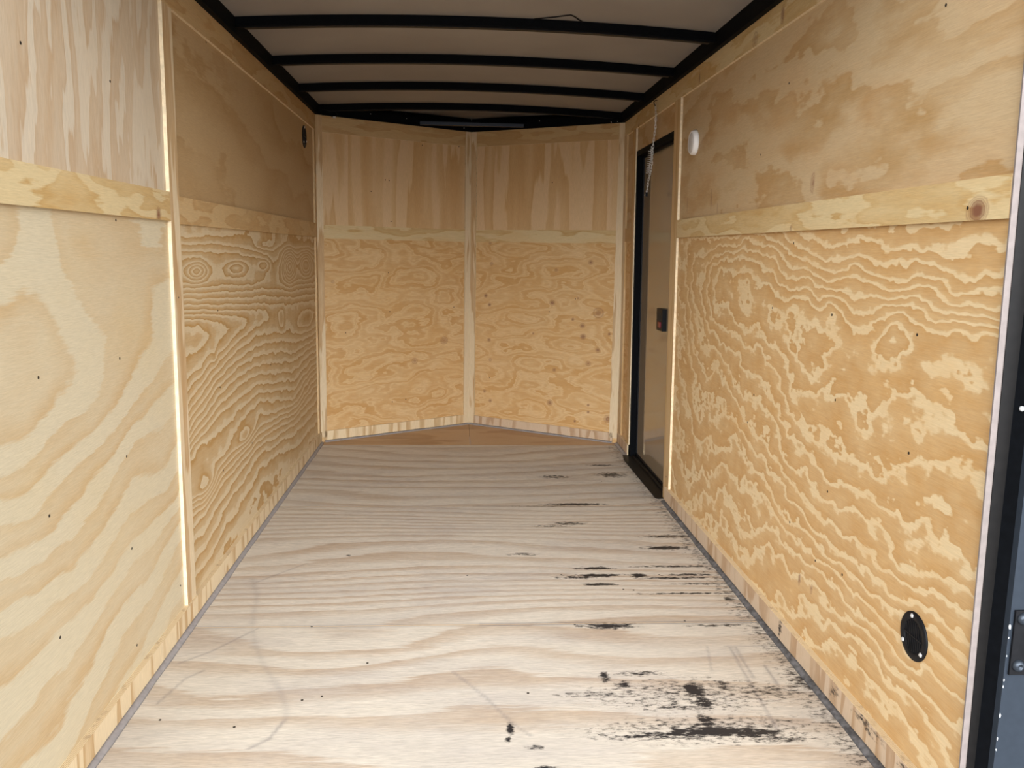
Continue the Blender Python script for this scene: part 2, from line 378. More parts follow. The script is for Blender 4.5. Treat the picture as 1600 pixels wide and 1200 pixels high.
pl([(403, 982), (330, 1018), (278, 1037)], .004, .50); pl([(318, 1048), (290, 1060), (262, 1085), (245, 1100)], .004, .45)
pl([(480, 880), (440, 895), (395, 912)], .004, .42); pl([(708, 1050), (760, 1090), (800, 1130), (830, 1150)], .0045, .42)
pl([(1140, 1010), (1165, 1055), (1215, 1140)], .005, .5); pl([(1148, 1010), (1178, 1060)], .005, .5); pl([(1195, 1040), (1215, 1070)], .005, .6)
pl([(1105, 1010), (1112, 1048)], .004, .35); pl([(1133, 1010), (1200, 1009)], .004, .6)
for ys in (YS1, YS2):
    lin.append((.03, ys, .9, ys, .007, .6)); lin.append((.9, ys, 1.76, ys, .009, 1.))
lin.append((.9, 4.965, 1.76, 4.965, .006, .25)); lin.append((.03, 4.965, .9, 4.965, .006, .4))
sg, sl = gauss(stains), segs(lin)
# rub marks next to the right baseboard
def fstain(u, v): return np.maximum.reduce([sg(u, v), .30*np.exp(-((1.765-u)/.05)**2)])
floor_levels = tps([(*FX(*p), l) for *p, l in [
    (330, 1175, 0), (600, 1185, 0), (900, 1190, .3), (1200, 1190, 0), (280, 1120, 1), (480, 1110, 1), (700, 1100, .8), (900, 1110, .6), (1150, 1100, 1), (300, 1080, 2), (550, 1065, 2.2), (850, 1045, 2.2), (1150, 1045, 2.3),
    (320, 1020, 3), (560, 1010, 3.9), (500, 1030, 3.4), (620, 1022, 3.5), (760, 1010, 3), (1000, 1020, 3), (330, 985, 4), (700, 985, 4), (1100, 985, 4)]])
grain_a = lambda u, v: floor_levels(u, v)
def grain_b(u, v): return 14*v+1.0*np.sin(v*9)+.9*np.sin(u*2.2+v*3)
def grain_c(u, v): return 7*v+.8*np.sin(u*2.1)
bmf = []
fl = S('floor', FR_FLOOR, .0, 1.815, YS3, YS2-.0015, -.018, 0, m_floor, grain=grain_a, stain=fstain, scratch=sl, step=.0065)
# join the three sheets of the floor in one mesh
def join(objs, name=None):
    a = objs[0]
    ms = [m for m in a.data.materials]
    co, fc, mi = [], [], []; at = {k: [] for k in ('grain', 'knot', 'stain', 'scratch')}
    for o_ in objs:
        b = len(co); co += [tuple(v.co) for v in o_.data.vertices]
        for p in o_.data.polygons:
            fc.append([b+i for i in p.vertices])
            m = o_.data.materials[p.material_index]
            if m not in ms: ms.append(m)
            mi.append(ms.index(m))
        for k in at:
            x = o_.data.attributes.get(k); n = len(o_.data.vertices)
            if x: t = np.zeros(n); x.data.foreach_get('value', t); at[k] += t.tolist()
            else: at[k] += [0]*n
    me = bpy.data.meshes.new(a.name); me.from_pydata(co, [], fc)
    for m in ms: me.materials.append(m)
    me.polygons.foreach_set('material_index', mi)
    for k in at: q = me.attributes.new(k, 'FLOAT', 'POINT'); q.data.foreach_set('value', at[k])
    a.data = me
    for o_ in objs[1:]: bpy.data.objects.remove(o_)
    return a
f2 = S('floor_sheet', FR_FLOOR, .0, 1.815, YS2+.0015, YS1-.0015, -.018, 0, m_floor, grain=grain_b, stain=fstain, scratch=sl, step=.0075)
f3 = S('floor_sheet', FR_FLOOR, .0, 1.815, YS1+.0015, 4.965, -.018, 0, m_floor, grain=grain_c, stain=fstain, scratch=sl, step=.009)
floor = join([fl, f2, f3])
bm = bmesh.new(); add_prism(bm, [(0.0, 4.968), (.899, 4.968), (.899, 5.60), (0.0, 5.04)], -.018, 0); add_prism(bm, [(.901, 4.968), (1.80, 4.968), (1.80, 5.035), (.901, 5.60)], -.018, 0)
o = finish(bm, 'nose_floor', m_wedge, FR_FLOOR, floor); 
box('subfloor', Matrix.Identity(4), -.07, 1.88, 1.40, 5.04, -.12, -.019, m_slot, floor)
screws(floor, FR_FLOOR, [(366, 1136), (472, 1094), (503, 1088), (250, 1125), (574, 1036), (487, 979), (730, 899), (877, 898), (898, 976), (1070, 970), (825, 1083), (940, 752), (1030, 898), (974, 921), (990, 922)], 0, r=.0035)

# ------------------------------------------------------------ left wall
Lp = lambda px, py: on(FR_L, px, py)
nearlv = tps([(*Lp(x, y), l) for x, y, l in [(0, 470, 1), (100, 500, 1), (130, 560, 1), (110, 610, 1), (60, 660, 1), (0, 715, 1), (0, 590, .5), (60, 570, .5),
    (0, 400, 1.6), (120, 400, 1.7), (240, 380, 1.5), (60, 345, 1.3), (0, 800, 2), (80, 730, 2), (180, 640, 2), (230, 540, 2), (245, 440, 2), (170, 520, 1.5), (80, 680, 1.5), (0, 760, 1.5),
    (20, 870, 3), (110, 780, 3), (200, 690, 3), (260, 620, 3), (0, 960, 4), (110, 870, 4), (200, 770, 4), (265, 710, 4), (0, 1060, 5), (100, 960, 5), (190, 860, 5), (270, 780, 5),
    (0, 1150, 5.5), (90, 1080, 5.6), (160, 1000, 6), (230, 900, 6), (275, 830, 6), (200, 990, 6.6), (275, 920, 7), (100, 1170, 6.2)]])
BASE = {
    283: [(366, 3.4), (380, 2), (392, 1), (402, 0), (424, -.4), (441, 0), (450, 1), (459, 2), (468, 3), (478, 4), (486, 5), (493, 6), (500, 7), (511, 8), (530, 8.6), (556, 8), (606, 7), (626, 6), (646, 5), (662, 4), (676, 3), (688, 2), (700, 1), (708, 0), (720, -1), (732, -2), (745, -2.4), (775, -2.6), (795, -3), (803, -4), (812, -5), (822, -6), (845, -7), (875, -8), (905, -9), (930, -10)],
    310: [(366, 3.4), (380, 2.2), (390, 1.2), (400, .2), (424, -.4), (441, 0), (449, 1), (458, 2), (467, 3), (476, 4), (484, 5), (491, 6), (499, 7), (510, 8), (528, 8.8), (548, 8), (575, 7), (592, 6), (608, 5), (622, 4), (634, 3), (647, 2), (660, 1), (672, 0), (684, -1), (698, -2), (720, -2.4), (745, -2.7), (768, -3), (777, -4), (786, -5), (796, -6), (812, -7), (840, -8), (870, -9), (895, -10), (920, -11)],
    345: [(362, 3.2), (376, 2.5), (388, 1.5), (400, .6), (424, .2), (438, .4), (447, 1), (456, 2), (465, 3), (475, 4), (484, 5), (490, 6), (502, 7), (520, 7.6), (538, 7), (550, 6), (563, 5), (575, 4), (588, 3), (600, 2), (615, 1), (630, 0), (645, -1), (658, -1.5), (670, -2), (690, -2.5), (710, -3), (725, -4), (735, -5), (745, -6), (755, -7), (780, -8), (800, -9), (830, -10), (860, -11)],
    372: [(366, 3.1), (382, 2.2), (395, 1), (418, .2), (437, .4), (446, 1), (455, 2), (464, 3), (474, 4), (483, 5), (492, 6), (508, 6.6), (524, 6), (537, 5), (550, 4), (563, 3), (576, 2), (590, 1), (605, 0), (622, -1), (640, -2), (662, -3), (690, -4), (705, -5), (717, -6), (727, -7), (740, -8), (760, -9), (790, -10), (820, -11)],
    402: [(372, 3), (390, 2), (402, 1), (418, .5), (435, .3), (443, 1), (452, 2), (462, 3), (473, 4), (483, 5), (496, 5.6), (510, 5), (522, 4), (540, 3), (555, 2), (570, 1), (585, 0), (600, -1), (615, -2), (630, -3), (650, -4), (665, -4.6), (680, -6), (690, -7), (700, -8), (715, -9), (740, -10), (770, -11)],
    432: [(374, 4), (390, 3), (410, 2.2), (430, 1.6), (444, 1.6), (453, 2.2), (463, 3), (475, 4), (490, 4.7), (515, 4.2), (532, 3), (550, 2), (567, 1), (583, 0), (598, -1), (613, -2), (628, -3), (645, -4), (660, -5.5), (672, -7), (684, -8), (697, -9), (715, -10), (745, -11)],
    460: [(380, 3), (396, 1.5), (415, 0), (435, .3), (444, 1), (451, 1.8), (459, 2.6), (467, 3.4), (477, 4.2), (492, 4.6), (518, 4), (534, 3), (549, 2), (564, 1), (579, 0), (594, -1), (609, -2), (624, -3), (640, -5), (655, -7), (665, -8), (680, -9), (700, -10), (725, -11)],
    487: [(384, 3), (398, 1.5), (415, 0), (430, .2), (441, 1), (450, 2), (460, 3), (470, 4), (490, 4.6), (513, 4), (528, 2.6), (543, 1), (558, -.5), (573, -2), (590, -4), (605, -5.5), (620, -7), (635, -8), (650, -9), (670, -10), (690, -11)]}
cols_ = []
for x, col in BASE.items():
    q = sorted([(Lp(x, y)[1], l) for y, l in col]); cols_.append((Lp(x, 600)[0], np.array([a for a, _ in q]), np.array([l for _, l in q])))
eyes = [(308, 424, 15, 12, -3.2), (370, 419, 13, 10, -2.2), (413, 414, 9, 8, -1.8), (452, 416, 8, 20, -5.0), (478, 412, 8, 17, -4.0), (413, 383, 14, 6, 1.2), (440, 500, 4, 18, 1.2), (478, 500, 12, 14, 1.5), (322, 762, 14, 22, 1.6), (385, 680, 12, 12, 1.6), (335, 560, 4, 14, .8)]
EY = []
for x, y, a, b_, l in eyes:
    u0, v0 = Lp(x, y); u1, _ = Lp(x+a, y); _, v1 = Lp(x, y+b_); EY.append((u0, v0, abs(u1-u0), abs(v1-v0), l))
def farlv(u, v):
    vals = np.array([np.interp(v, c[1], c[2]) for c in cols_]); us = np.array([c[0] for c in cols_]); r = np.zeros_like(u)
    k = np.clip(np.searchsorted(us, u)-1, 0, len(us)-2); t = np.clip((u-us[k])/(us[k+1]-us[k]), 0, 1); i = np.arange(len(u)); ts = t*.6+.4*t*t*(3-2*t)
    r = vals[k, i]*(1-ts)+vals[k+1, i]*ts
    for a, b_, c, d, l in EY: r = r+l*np.exp(-((u-a)/c)**2*.8-((v-b_)/d)**2*.8)
    return r
P0, P1, YC = 2.508, 2.588, 5.035
wl = S('wall_left', FR_L, 1.45, P0+.04, 0, 1.25, -.012, 0, [m_pin_left_near, m_edge], grain=nearlv)
w2 = S('wall_sheet', FR_L, 1.45, P0+.04, 1.25, H, -.012, 0, [m_left_up_near, m_edge])
w3 = S('wall_sheet', FR_L, P0+.04, YC+.01, 0, 1.25, -.012, 0, [m_left_far, m_edge], grain=farlv, step=.012)
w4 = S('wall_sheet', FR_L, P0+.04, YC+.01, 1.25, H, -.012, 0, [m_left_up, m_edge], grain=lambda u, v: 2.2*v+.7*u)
wl = join([wl, w2, w3, w4])
T = .010
def kn(fr, pts):
    return gauss([(*on(fr, px, py, T), a, b, s) for px, py, a, b, s in pts])
n_ = [0]
def trim(fr, u0, u1, v0, v1, m, d0=0, d1=T, edge=None, **k):
    n_[0] += 1
    return S('trim_%d' % n_[0], fr, u0, u1, v0, v1, d0, d1, [m, edge or m_edge], step=.012, **k)
trim(FR_L, P0, P1, .066, 1.81, m_batten, edge=m_edgepale)
trim(FR_L, YC-.055, YC, .066, 1.81, m_batten2, edge=m_batten2)
trim(FR_L, 1.45, P0, 1.218, 1.299, m_rail, knot=kn(FR_L, [(248, 335, .012, .013, 1)]), grain=tps([(*on(FR_L, x, y, T), l) for x, y, l in [(0, 300, .9), (40, 275, .9), (100, 272, .9), (125, 295, .9), (190, 310, .9), (255, 335, .9), (80, 260, 1.3), (150, 285, 1.3), (240, 310, 1.3), (0, 262, 1.2), (60, 300, .6), (120, 318, .6), (200, 330, .6), (15, 313, .8)]]))
trim(FR_L, P1, YC-.055, 1.212, 1.291, m_rail2)
trim(FR_L, 1.45, YC, 1.81, H, m_rail2, edge=m_edgepale)
screws(wl, FR_L, [(32, 67), (172, 127), (187, 560), (198, 713), (77, 806), (206, 857), (94, 996), (214, 1008), (340, 485), (423, 570), (344, 605), (349, 735), (394, 692), (181, 344), (60, 590), (474, 290), (322, 66)], 0)
screws(wl, FR_L, [(279, 465), (282, 915), (172, 1120), (236, 1060), (187, 1090)], T, r=.0028)
BBH = .066
def baseboard(name, fr, u0, u1, m, d1=T, h=BBH, **k):
    return S(name, fr, u0, u1, 0.0, h, 0, d1, [m, m_edge], **k)
bl = baseboard('baseboard_left', FR_L, 1.45, YC-.01, m_base, d1=.016)
def bead(fr, u0, u1, w_, m, parent, base=T):
    bm = bmesh.new(); a = np.linspace(u0, u1, 60); rows = []
    for u in a:
        k = 1+.05*math.sin(u*31)+.05*math.sin(u*13.7)
        prof = [(.0, .0), (.0, .010*k), (w_*.35*k, .006*k), (w_*.75*k, .004), (w_*k, .0003)]
        rows.append([bm.verts.new((u, z, base+d)) for d, z in prof])
    for p, q in zip(rows, rows[1:]):
        for i in range(len(p)-1): bm.faces.new((p[i], q[i], q[i+1], p[i+1]))
        bm.faces.new((p[-1], q[-1], q[0], p[0]))
    return finish(bm, 'caulk_bead', m, fr, parent, smooth=True)
bead(FR_L, 1.45, YC-.02, .015, m_caulk, bl, base=.016)

# ------------------------------------------------------------ right wall
Rp = lambda px, py: on(FR_R, px, py)
RL = []
for x, col in {
    1058: [(400, 5.5), (440, 6.5), (480, 7)], 1070: [(385, 5), (420, 5), (450, 5.3), (480, 6), (520, 6.6), (560, 7), (620, 7), (700, 8), (780, 9)],
    1095: [(385, 4.6), (420, 3.5), (450, 3), (485, 3.2), (540, 4.6), (600, 5.6)],
    1120: [(383, 4.5), (400, 3), (420, 1.8), (450, 1), (485, 1.6), (520, 3), (560, 4.5), (620, 6), (660, 6.5), (700, 7), (740, 8), (780, 9), (820, 10)],
    1150: [(378, 4.5), (390, 3), (405, 2), (425, 1), (450, 0), (480, .5), (520, 1.6)],
    1200: [(375, 5), (390, 4), (410, 3), (430, 2), (450, 1), (480, .3), (510, .8), (560, 1.8), (600, 3), (650, 4), (700, 5), (730, 6), (760, 7), (790, 8), (830, 9), (870, 10), (900, 10.5)],
    1235: [(365, 7), (385, 6), (405, 5), (425, 4), (442, 3), (458, 1.6), (480, .4)],
    1300: [(345, 8), (365, 7.5), (385, 7), (395, 6), (420, 5), (435, 4), (450, 3), (460, 2), (475, 1), (490, 0), (520, .1), (560, .5), (620, 1), (650, 1.5), (700, 2), (760, 3), (790, 4), (820, 5), (850, 6), (870, 7), (890, 8), (910, 9), (935, 10), (970, 11), (1010, 12), (1050, 12.5)],
    1400: [(355, 8), (390, 7), (405, 6), (445, 5), (455, 4), (470, 3), (480, 2), (492, 1), (510, .2), (560, .2), (620, .8), (680, 1.5), (740, 2.2), (800, 3), (860, 4), (900, 5), (950, 7), (990, 8), (1030, 9.5), (1070, 11), (1120, 12.5), (1170, 13)],
    1500: [(350, 8), (385, 7), (435, 6), (460, 5), (480, 4), (493, 3), (508, 2), (522, 1), (545, .2), (600, .3), (650, 1), (690, 1.8), (730, 2.2), (800, 2.6), (860, 3), (920, 4.4), (970, 5.5), (1020, 7), (1060, 8.2), (1110, 9.5), (1160, 10.5)],
    1555: [(360, 7.5), (400, 6.5), (435, 6), (470, 5), (500, 3), (530, 1), (600, .4), (680, 1), (740, 1.8), (790, 2.0), (850, 2.3)]}.items():
    for y, l in col: RL.append((*Rp(x, y), l))
rlow = tps(RL)
YE = 1.457
DY0, DY1, DZ = 3.868, 4.705, 1.697     # door opening
wr_ = S('wall_right', FR_R, -DY0-.0, -YE, 0, 1.25, -.012, 0, [m_right_low, m_edgepink], grain=rlow, step=.012,
        knot=kn(FR_R, [(1244, 905, .006, .012, .9), (1262, 920, .004, .01, .6)]))
w2 = S('wall_sheet', FR_R, -DY0, -YE, 1.25, H, -.012, 0, [m_right_up, m_edgepink], grain=lambda u, v: 3.2*v+.35*u,
       knot=kn(FR_R, [(1264, 286, .006, .022, .85), (1107, 312, .004, .03, .6), (1070, 320, .003, .03, .55), (1117, 325, .003, .02, .4)]), step=.012)
w3 = S('wall_sheet', FR_R, -5.04, -DY1, 0, 1.25, -.012, 0, [m_front_low, m_edge])
w4 = S('wall_sheet', FR_R, -5.04, -DY1, 1.25, H, -.012, 0, [m_right_up, m_edge])
w5 = S('wall_sheet', FR_R, -DY1, -DY0, DZ, H, -.012, 0, [m_right_up, m_edge])
wr_ = join([wr_, w2, w3, w4, w5])
trim(FR_R, -DY0, -3.765, .0, 1.818, m_batten2, edge=m_edgepale)
trim(FR_R, -DY1-.075, -DY1, .0, 1.818, m_batten2, edge=m_edgepale)
trim(FR_R, -5.03, -4.955, .0, 1.818, m_batten, edge=m_batten2)
trim(FR_R, -3.765, -YE-.003, 1.22, 1.297, m_rail, edge=m_batten2, knot=kn(FR_R, [(1527, 329, .022, .017, 1.), (1236, 358, .006, .006, .9)]))
trim(FR_R, -4.955, -DY1-.075, 1.215, 1.29, m_rail2)
trim(FR_R, -5.03, -YE, 1.818, H, m_rail, edge=m_edgepale, knot=kn(FR_R, [(1223, 22, .008, .02, .9), (1093, 123, .006, .018, .9), (998, 198, .01, .012, .9), (988, 205, .008, .01, .6), (1180, 62, .02, .02, .4)]))
n_[0] += 1
o = box('trim_%d' % n_[0], FR_R, -YE, -YE+.004, 0, H, -.002, .0100, m_edgepink); o['kind'] = 'structure'
n_[0] += 1
o = box('trim_%d' % n_[0], FR_R, -YE, -YE+.006, -.05, H+.05, -.030, -.002, m_brownblack); o['kind'] = 'structure'
screws(wr_, FR_R, [(1478, 8), (1188, 242), (1300, 492), (1207, 481), (1433, 523), (1305, 625), (1234, 816), (1420, 708), (1240, 380), (1178, 617), (1168, 660), (1316, 898), (1245, 1015), (1293, 768), (1233, 130), (1274, 876)], 0)
screws(wr_, FR_R, [(1041, 745), (1512, 325)], T)
br = baseboard('baseboard_right', FR_R, -DY0+.06, -1.45, m_base2, d1=.018, h=.07, stain=gauss([(-1.62, .03, .03, .03, .7), (-2.35, .045, .012, .03, .5), (-1.98, .05, .02, .02, .4), (-1.80, .06, .06, .015, .45)]))
bead(FR_R, -DY0+.06, -1.45, .017, m_caulkd, br, base=.018)
b2 = baseboard('baseboard_right_far', FR_R, -5.02, -DY1, m_base2, d1=.018, h=.066)
bead(FR_R, -5.02, -DY1, .018, m_caulk, b2, base=.018)

# ------------------------------------------------------------ V nose walls
specks = lambda fr, pts: gauss([(*on(fr, x, y), r, r*.9, s) for x, y, r, s in pts])
k1 = specks(FR_FL, [(694, 532, .022, .45), (648, 564, .018, .35), (520, 440, .010, .3)])
k2 = specks(FR_FR, [(766, 380, .008, .5), (768, 412, .01, .45), (759, 462, .01, .8), (765, 476, .009, .8), (764, 531, .01, .6), (766, 562, .01, .45), (757, 611, .009, .6), (766, 626, .01, .6), (863, 473, .014, .6), (869, 422, .009, .5),
    (923, 410, .012, .55), (910, 509, .013, .6), (911, 526, .014, .75), (952, 522, .007, .9), (934, 547, .012, .6), (919, 568, .014, .5), (866, 578, .01, .6), (859, 629, .015, .6), (919, 633, .006, 1), (919, 644, .006, 1), (898, 658, .006, 1), (950, 655, .02, .6), (895, 499, .007, .9), (833, 521, .005, .8), (935, 489, .03, .35), (903, 466, .005, .8)])
wfl = S('wall_front_left', FR_FL, -.002, LFL+.003, 0, 1.25, -.012, 0, [m_front_low, m_edge], knot=k1, step=.006)
w2 = S('wall_sheet', FR_FL, -.002, LFL+.003, 1.25, H, -.012, 0, [m_front_up, m_edge])
wfl = join([wfl, w2])
wfr = S('wall_front_right', FR_FR, -.003, LFR+.002, 0, 1.25, -.012, 0, [m_front_low2, m_edge], knot=k2, step=.006)
w2 = S('wall_sheet', FR_FR, -.003, LFR+.002, 1.25, H, -.012, 0, [m_front_up, m_edge])
wfr = join([wfr, w2])
T2 = .006
trim(FR_FL, .038, LFL-.045, 1.205, 1.283, m_rail, d1=T2); trim(FR_FR, .042, LFR-.04, 1.205, 1.283, m_rail, d1=T2)
trim(FR_FL, .038, LFL-.045, 1.803, H, m_rail2, d1=T2, edge=m_edgepale); trim(FR_FR, .042, LFR-.04, 1.803, H, m_rail2, d1=T2, edge=m_edgepale)
trim(FR_FL, 0, .045, .03, H, m_batten, d1=T); trim(FR_FR, LFR-.052, LFR, .03, H, m_batten, d1=T)
trim(FR_FL, LFL-.048, LFL-.003, -.0, H, m_batten, d1=T); trim(FR_FR, .003, .045, .0, H, m_batten, d1=T)
screws(wfl, FR_FL, [(607, 426), (609, 487), (709, 480), (540, 520), (613, 628), (634, 624), (660, 227), (717, 229), (602, 281), (608, 282), (580, 299), (611, 346), (634, 178)], 0)
screws(wfr, FR_FR, [(863, 285), (765, 590), (899, 467), (858, 487)], 0)
b1 = baseboard('baseboard_front_left', FR_FL, .03, LFL-.047, m_base, d1=T, h=.066); bead(FR_FL, .03, LFL-.01, .013, m_caulk, b1)
b2 = baseboard('baseboard_front_right', FR_FR, .045, LFR-.03, m_base2, d1=T, h=.062); bead(FR_FR, .01, LFR-.03, .013, m_caulk, b2)

# ------------------------------------------------------------ roof
def arch(x): return .03*(1-((x-.9)/.9)**2)
bm = bmesh.new(); nx, ys = 24, [1.40]+[2.0+.61*i for i in range(6)]+[5.12]
def zc(x, y): return 1.950+arch(x)
g0 = [[bm.verts.new((x, y, zc(x, y))) for x in np.linspace(-.06, 1.87, nx+1)] for y in np.linspace(1.40, 5.03, 20)]
g1 = [[bm.verts.new((x, y, zc(x, y)+.02)) for x in np.linspace(-.06, 1.87, nx+1)] for y in np.linspace(1.40, 5.03, 20)]
for g_ in (g0, g1):
    for r0, r1 in zip(g_, g_[1:]):
        for i in range(nx): bm.faces.new((r0[i], r0[i+1], r1[i+1], r1[i]))
# nose part
last0 = g0[-1]; last1 = g1[-1]
for lst, dz in ((last0, 0), (last1, .02)):
    nxt = []
    for v in lst:
        x = v.co.x; yy = 5.08+max(0, (1-abs(x-.9)/.94))*.62
        nxt.append(bm.verts.new((x, yy, v.co.z)))
    for i in range(nx): bm.faces.new((lst[i], lst[i+1], nxt[i+1], nxt[i]))
ce = finish(bm, 'ceiling', m_ceil, smooth=True); ce['kind'] = 'structure'
def bow(Y, label):
    bm = bmesh.new(); xs = np.linspace(.0, 1.80, 37); rows = []
    for x in xs:
        z = 1.915+arch(x)
        rows.append([bm.verts.new((x, Y+a, z+b)) for a, b in ((-.014, .034), (-.014, .004), (-.010, 0), (.010, 0), (.014, .004), (.014, .034))])
    for p, q in zip(rows, rows[1:]):
        for i in range(6): bm.faces.new((p[i], q[i], q[(i+1) % 6], p[(i+1) % 6]))
    bm.faces.new(rows[0]); bm.faces.new(rows[-1][::-1])
    t = finish(bm, 'roof_bow', m_black); thing(t, label, 'roof beam', 'black roof bows across the ceiling')
    # flange lip behind the bow that shows as a paler line under the tube
    bm = bmesh.new(); rows = []
    for x in np.linspace(.06, 1.74, 37):
        z = 1.9135+arch(x)
        rows.append([bm.verts.new((x, Y+a, z+b)) for a, b in ((-.006, .002), (-.006, -.001), (.020, -.001), (.020, .002))])
    for p, q in zip(rows, rows[1:]):
        for i in range(4): bm.faces.new((p[i], q[i], q[(i+1) % 4], p[(i+1) % 4]))
    bm.faces.new(rows[0]); bm.faces.new(rows[-1][::-1])
    finish(bm, 'bow_flange', m_brownblack, None, t)
    return t
for Y, l in ((3.23, 'arched black steel roof bow nearest the open rear, at the top of the view'), (3.84, 'second arched black roof bow from the open rear'),
             (4.45, 'third arched black roof bow from the open rear, before the one at the nose'), (5.06, 'farthest black roof bow, just before the V-shaped nose header')):
    bow(Y, l)
# side rails of the roof
def rail_(name, fr, u0, u1, v0, v1, d0, d1, m=None):
    o = box(name, fr, u0, u1, v0, v1, d0, d1, m or m_black, bev=.003); o['kind'] = 'structure'; return o
n_[0] += 1; rail_('trim_%d' % n_[0], FR_L, 1.42, 5.05, H, 2.0, -.06, .030)
n_[0] += 1; rail_('trim_%d' % n_[0], FR_R, -5.05, -1.42, H, 2.0, -.06, .030)
n_[0] += 1; hd1 = rail_('trim_%d' % n_[0], FR_FL, .0, LFL+.01, H, 1.945, -.05, .025)
n_[0] += 1; hd2 = rail_('trim_%d' % n_[0], FR_FR, -.01, LFR, H, 1.945, -.05, .025)
# upper filler of the nose
n_[0] += 1; rail_('trim_%d' % n_[0], FR_FL, .0, LFL+.01, 1.945, 2.03, -.05, -.02)
n_[0] += 1; rail_('trim_%d' % n_[0], FR_FR, -.01, LFR, 1.945, 2.03, -.05, -.02)
nb = box('nose_cross_bar', Matrix.Identity(4), .585, 1.215, 5.345, 5.38, 1.899, 1.917, m_bar, bev=.003)
thing(nb, 'glossy dark blue-black steel bar spanning the nose header above the centre batten', 'bar')
box('mounting_plate', Matrix.Identity(4), .56, 1.24, 5.36, 5.42, 1.914, 1.925, m_black, nb)
for hd, fr, pts in ((hd1, FR_FL, [(579, 178), (635, 185), (725, 200)]), (hd2, FR_FR, [(843, 189), (955, 191), (965, 190)])):
    for p in pts:
        u, v = on(fr, *p, .026); bm = bmesh.new(); add_cyl(bm, (0, 0), .0022, .0022, -.002, .002, 10)
        bm2 = finish(bm, 'rivet', m_chrome, fr @ Matrix.Translation((u, v, .026)), hd)
# wiring clip in the left nose corner
bm = bmesh.new(); q0 = on(FR_FL, 506, 174, .03); q1 = on(FR_FL, 525, 181, .03)
add_tube(bm, [(q0[0]-.01, q0[1]+.01, .03), (q0[0]+.02, q0[1]+.008, .034), (q1[0]-.005, q1[1]+.02, .036), (q1[0]+.008, q1[1]+.008, .034), (q1[0]+.004, q1[1]-.004, .032), (q1[0]-.03, q1[1]-.006, .03)], .0018)
wc = finish(bm, 'electrical_wire', m_plast, FR_FL, smooth=True); thing(wc, 'short loop of dark wire with a grey connector in the front left roof corner', 'wire')
box('connector', FR_FL, q1[0]-.02, q1[0]-.004, q1[1]-.014, q1[1]-.004, .026, .036, m_lens, wc)
# dark cord showing against the roof liner
bm = bmesh.new(); pts = []
for px, py in ((835, 31), (850, 29.5), (868, 27.5), (884, 25), (892, 24), (897, 26), (906, 32), (920, 40)):
    R = Vector(_fw+RT*(px-800)/FOC+UP*(600-py)/FOC); t = (1.973-CP[2])/R.z; pts.append(Vector(CP)+R*t)
for p in pts: p.z = zc(p.x, p.y)-.0025
add_tube(bm, pts, .0022, 6)
cr = finish(bm, 'roof_wire', m_plast, smooth=True); thing(cr, 'thin dark wire bent like a tent against the grey roof liner', 'wire')

# ------------------------------------------------------------ side door (right)
bm = bmesh.new(); D0 = -.07
add_box(bm, -DY1, -DY1+.022, 0, DZ, D0, .004); add_box(bm, -DY0-.022, -DY0, 0, DZ, D0, .004); add_box(bm, -DY1, -DY0, DZ-.028, DZ, D0, .004)
dr = finish(bm, 'door_1', m_black, FR_R, bev=.002); dr['kind'] = 'structure'
slab('door_panel', FR_R, -DY1+.02, -DY0-.02, .012, DZ-.02, -.06, -.034, [m_door, m_black], parent=dr)
bm = bmesh.new(); g_ = .012
for q in ((-DY1+.022, -DY1+.022+g_, .012, DZ-.028), (-DY0-.022-g_, -DY0-.022, .012, DZ-.028), (-DY1+.022, -DY0-.022, DZ-.028-g_, DZ-.028), (-DY1+.022, -DY0-.022, .012, .012+g_)):
    add_box(bm, q[0], q[1], q[2], q[3], -.036, -.028)
finish(bm, 'gasket', m_plast, FR_R, dr, bev=.002)
bm = bmesh.new(); add_prism(bm, [(1.758, -DY1*0+4.60), (1.772, 4.71), (1.90, 4.71), (1.90, 3.865), (1.775, 3.845), (1.765, 3.86)], -.005, .004)
add_box(bm, 1.822, 1.836, 3.89, 4.69, 0, .014)
finish(bm, 'sill', m_brownblack, Matrix.Identity(4), dr, bev=.0015)
# latch at the door's near edge
lu, lv = on(FR_R, 1037, 500, -.034); lu = max(lu, -4.16)
lt = box('door_latch', FR_R, lu-.06, lu+.06, lv-.052, lv+.055, -.034, -.012, m_plast, dr, bev=.006)
box('latch_slide', FR_R, lu-.01, lu+.035, lv-.035, lv-.008, -.012, -.006, m_red, lt, bev=.002)
box('latch_recess', FR_R, lu-.03, lu+.035, lv-.004, lv+.035, -.012, -.0105, m_slot, lt)

# ------------------------------------------------------------ hanging door chain
ch = empty('door_chain', FR_R @ Matrix.Translation((-4.22, 1.873, .012)))
thing(ch, 'thin silver chain with a spring hanging from a hook above the side door', 'chain')
bm = bmesh.new(); add_tube(bm, [(-4.222, 1.884, .004), (-4.222, 1.882, .02), (-4.218, 1.872, .028), (-4.215, 1.862, .024), (-4.22, 1.856, .018)], .0022, 8)
finish(bm, 'hook', m_screw, FR_R, ch, smooth=True)
def link_mesh(name, l=.0085, w_=.0042, r=.0011):
    bm = bmesh.new(); pts = []
    for i in range(14):
        t = 2*math.pi*i/14; pts.append((w_*math.cos(t), l*math.sin(t)+.003*np.sign(math.sin(t)), 0))
    add_tube(bm, pts, r, 6, closed=True); bmesh.ops.recalc_face_normals(bm, faces=bm.faces)
    me = bpy.data.meshes.new(name); bm.to_mesh(me); bm.free(); me.materials.append(m_chrome)
    for p in me.polygons: p.use_smooth = True
    return me
lm = link_mesh('chain_link')
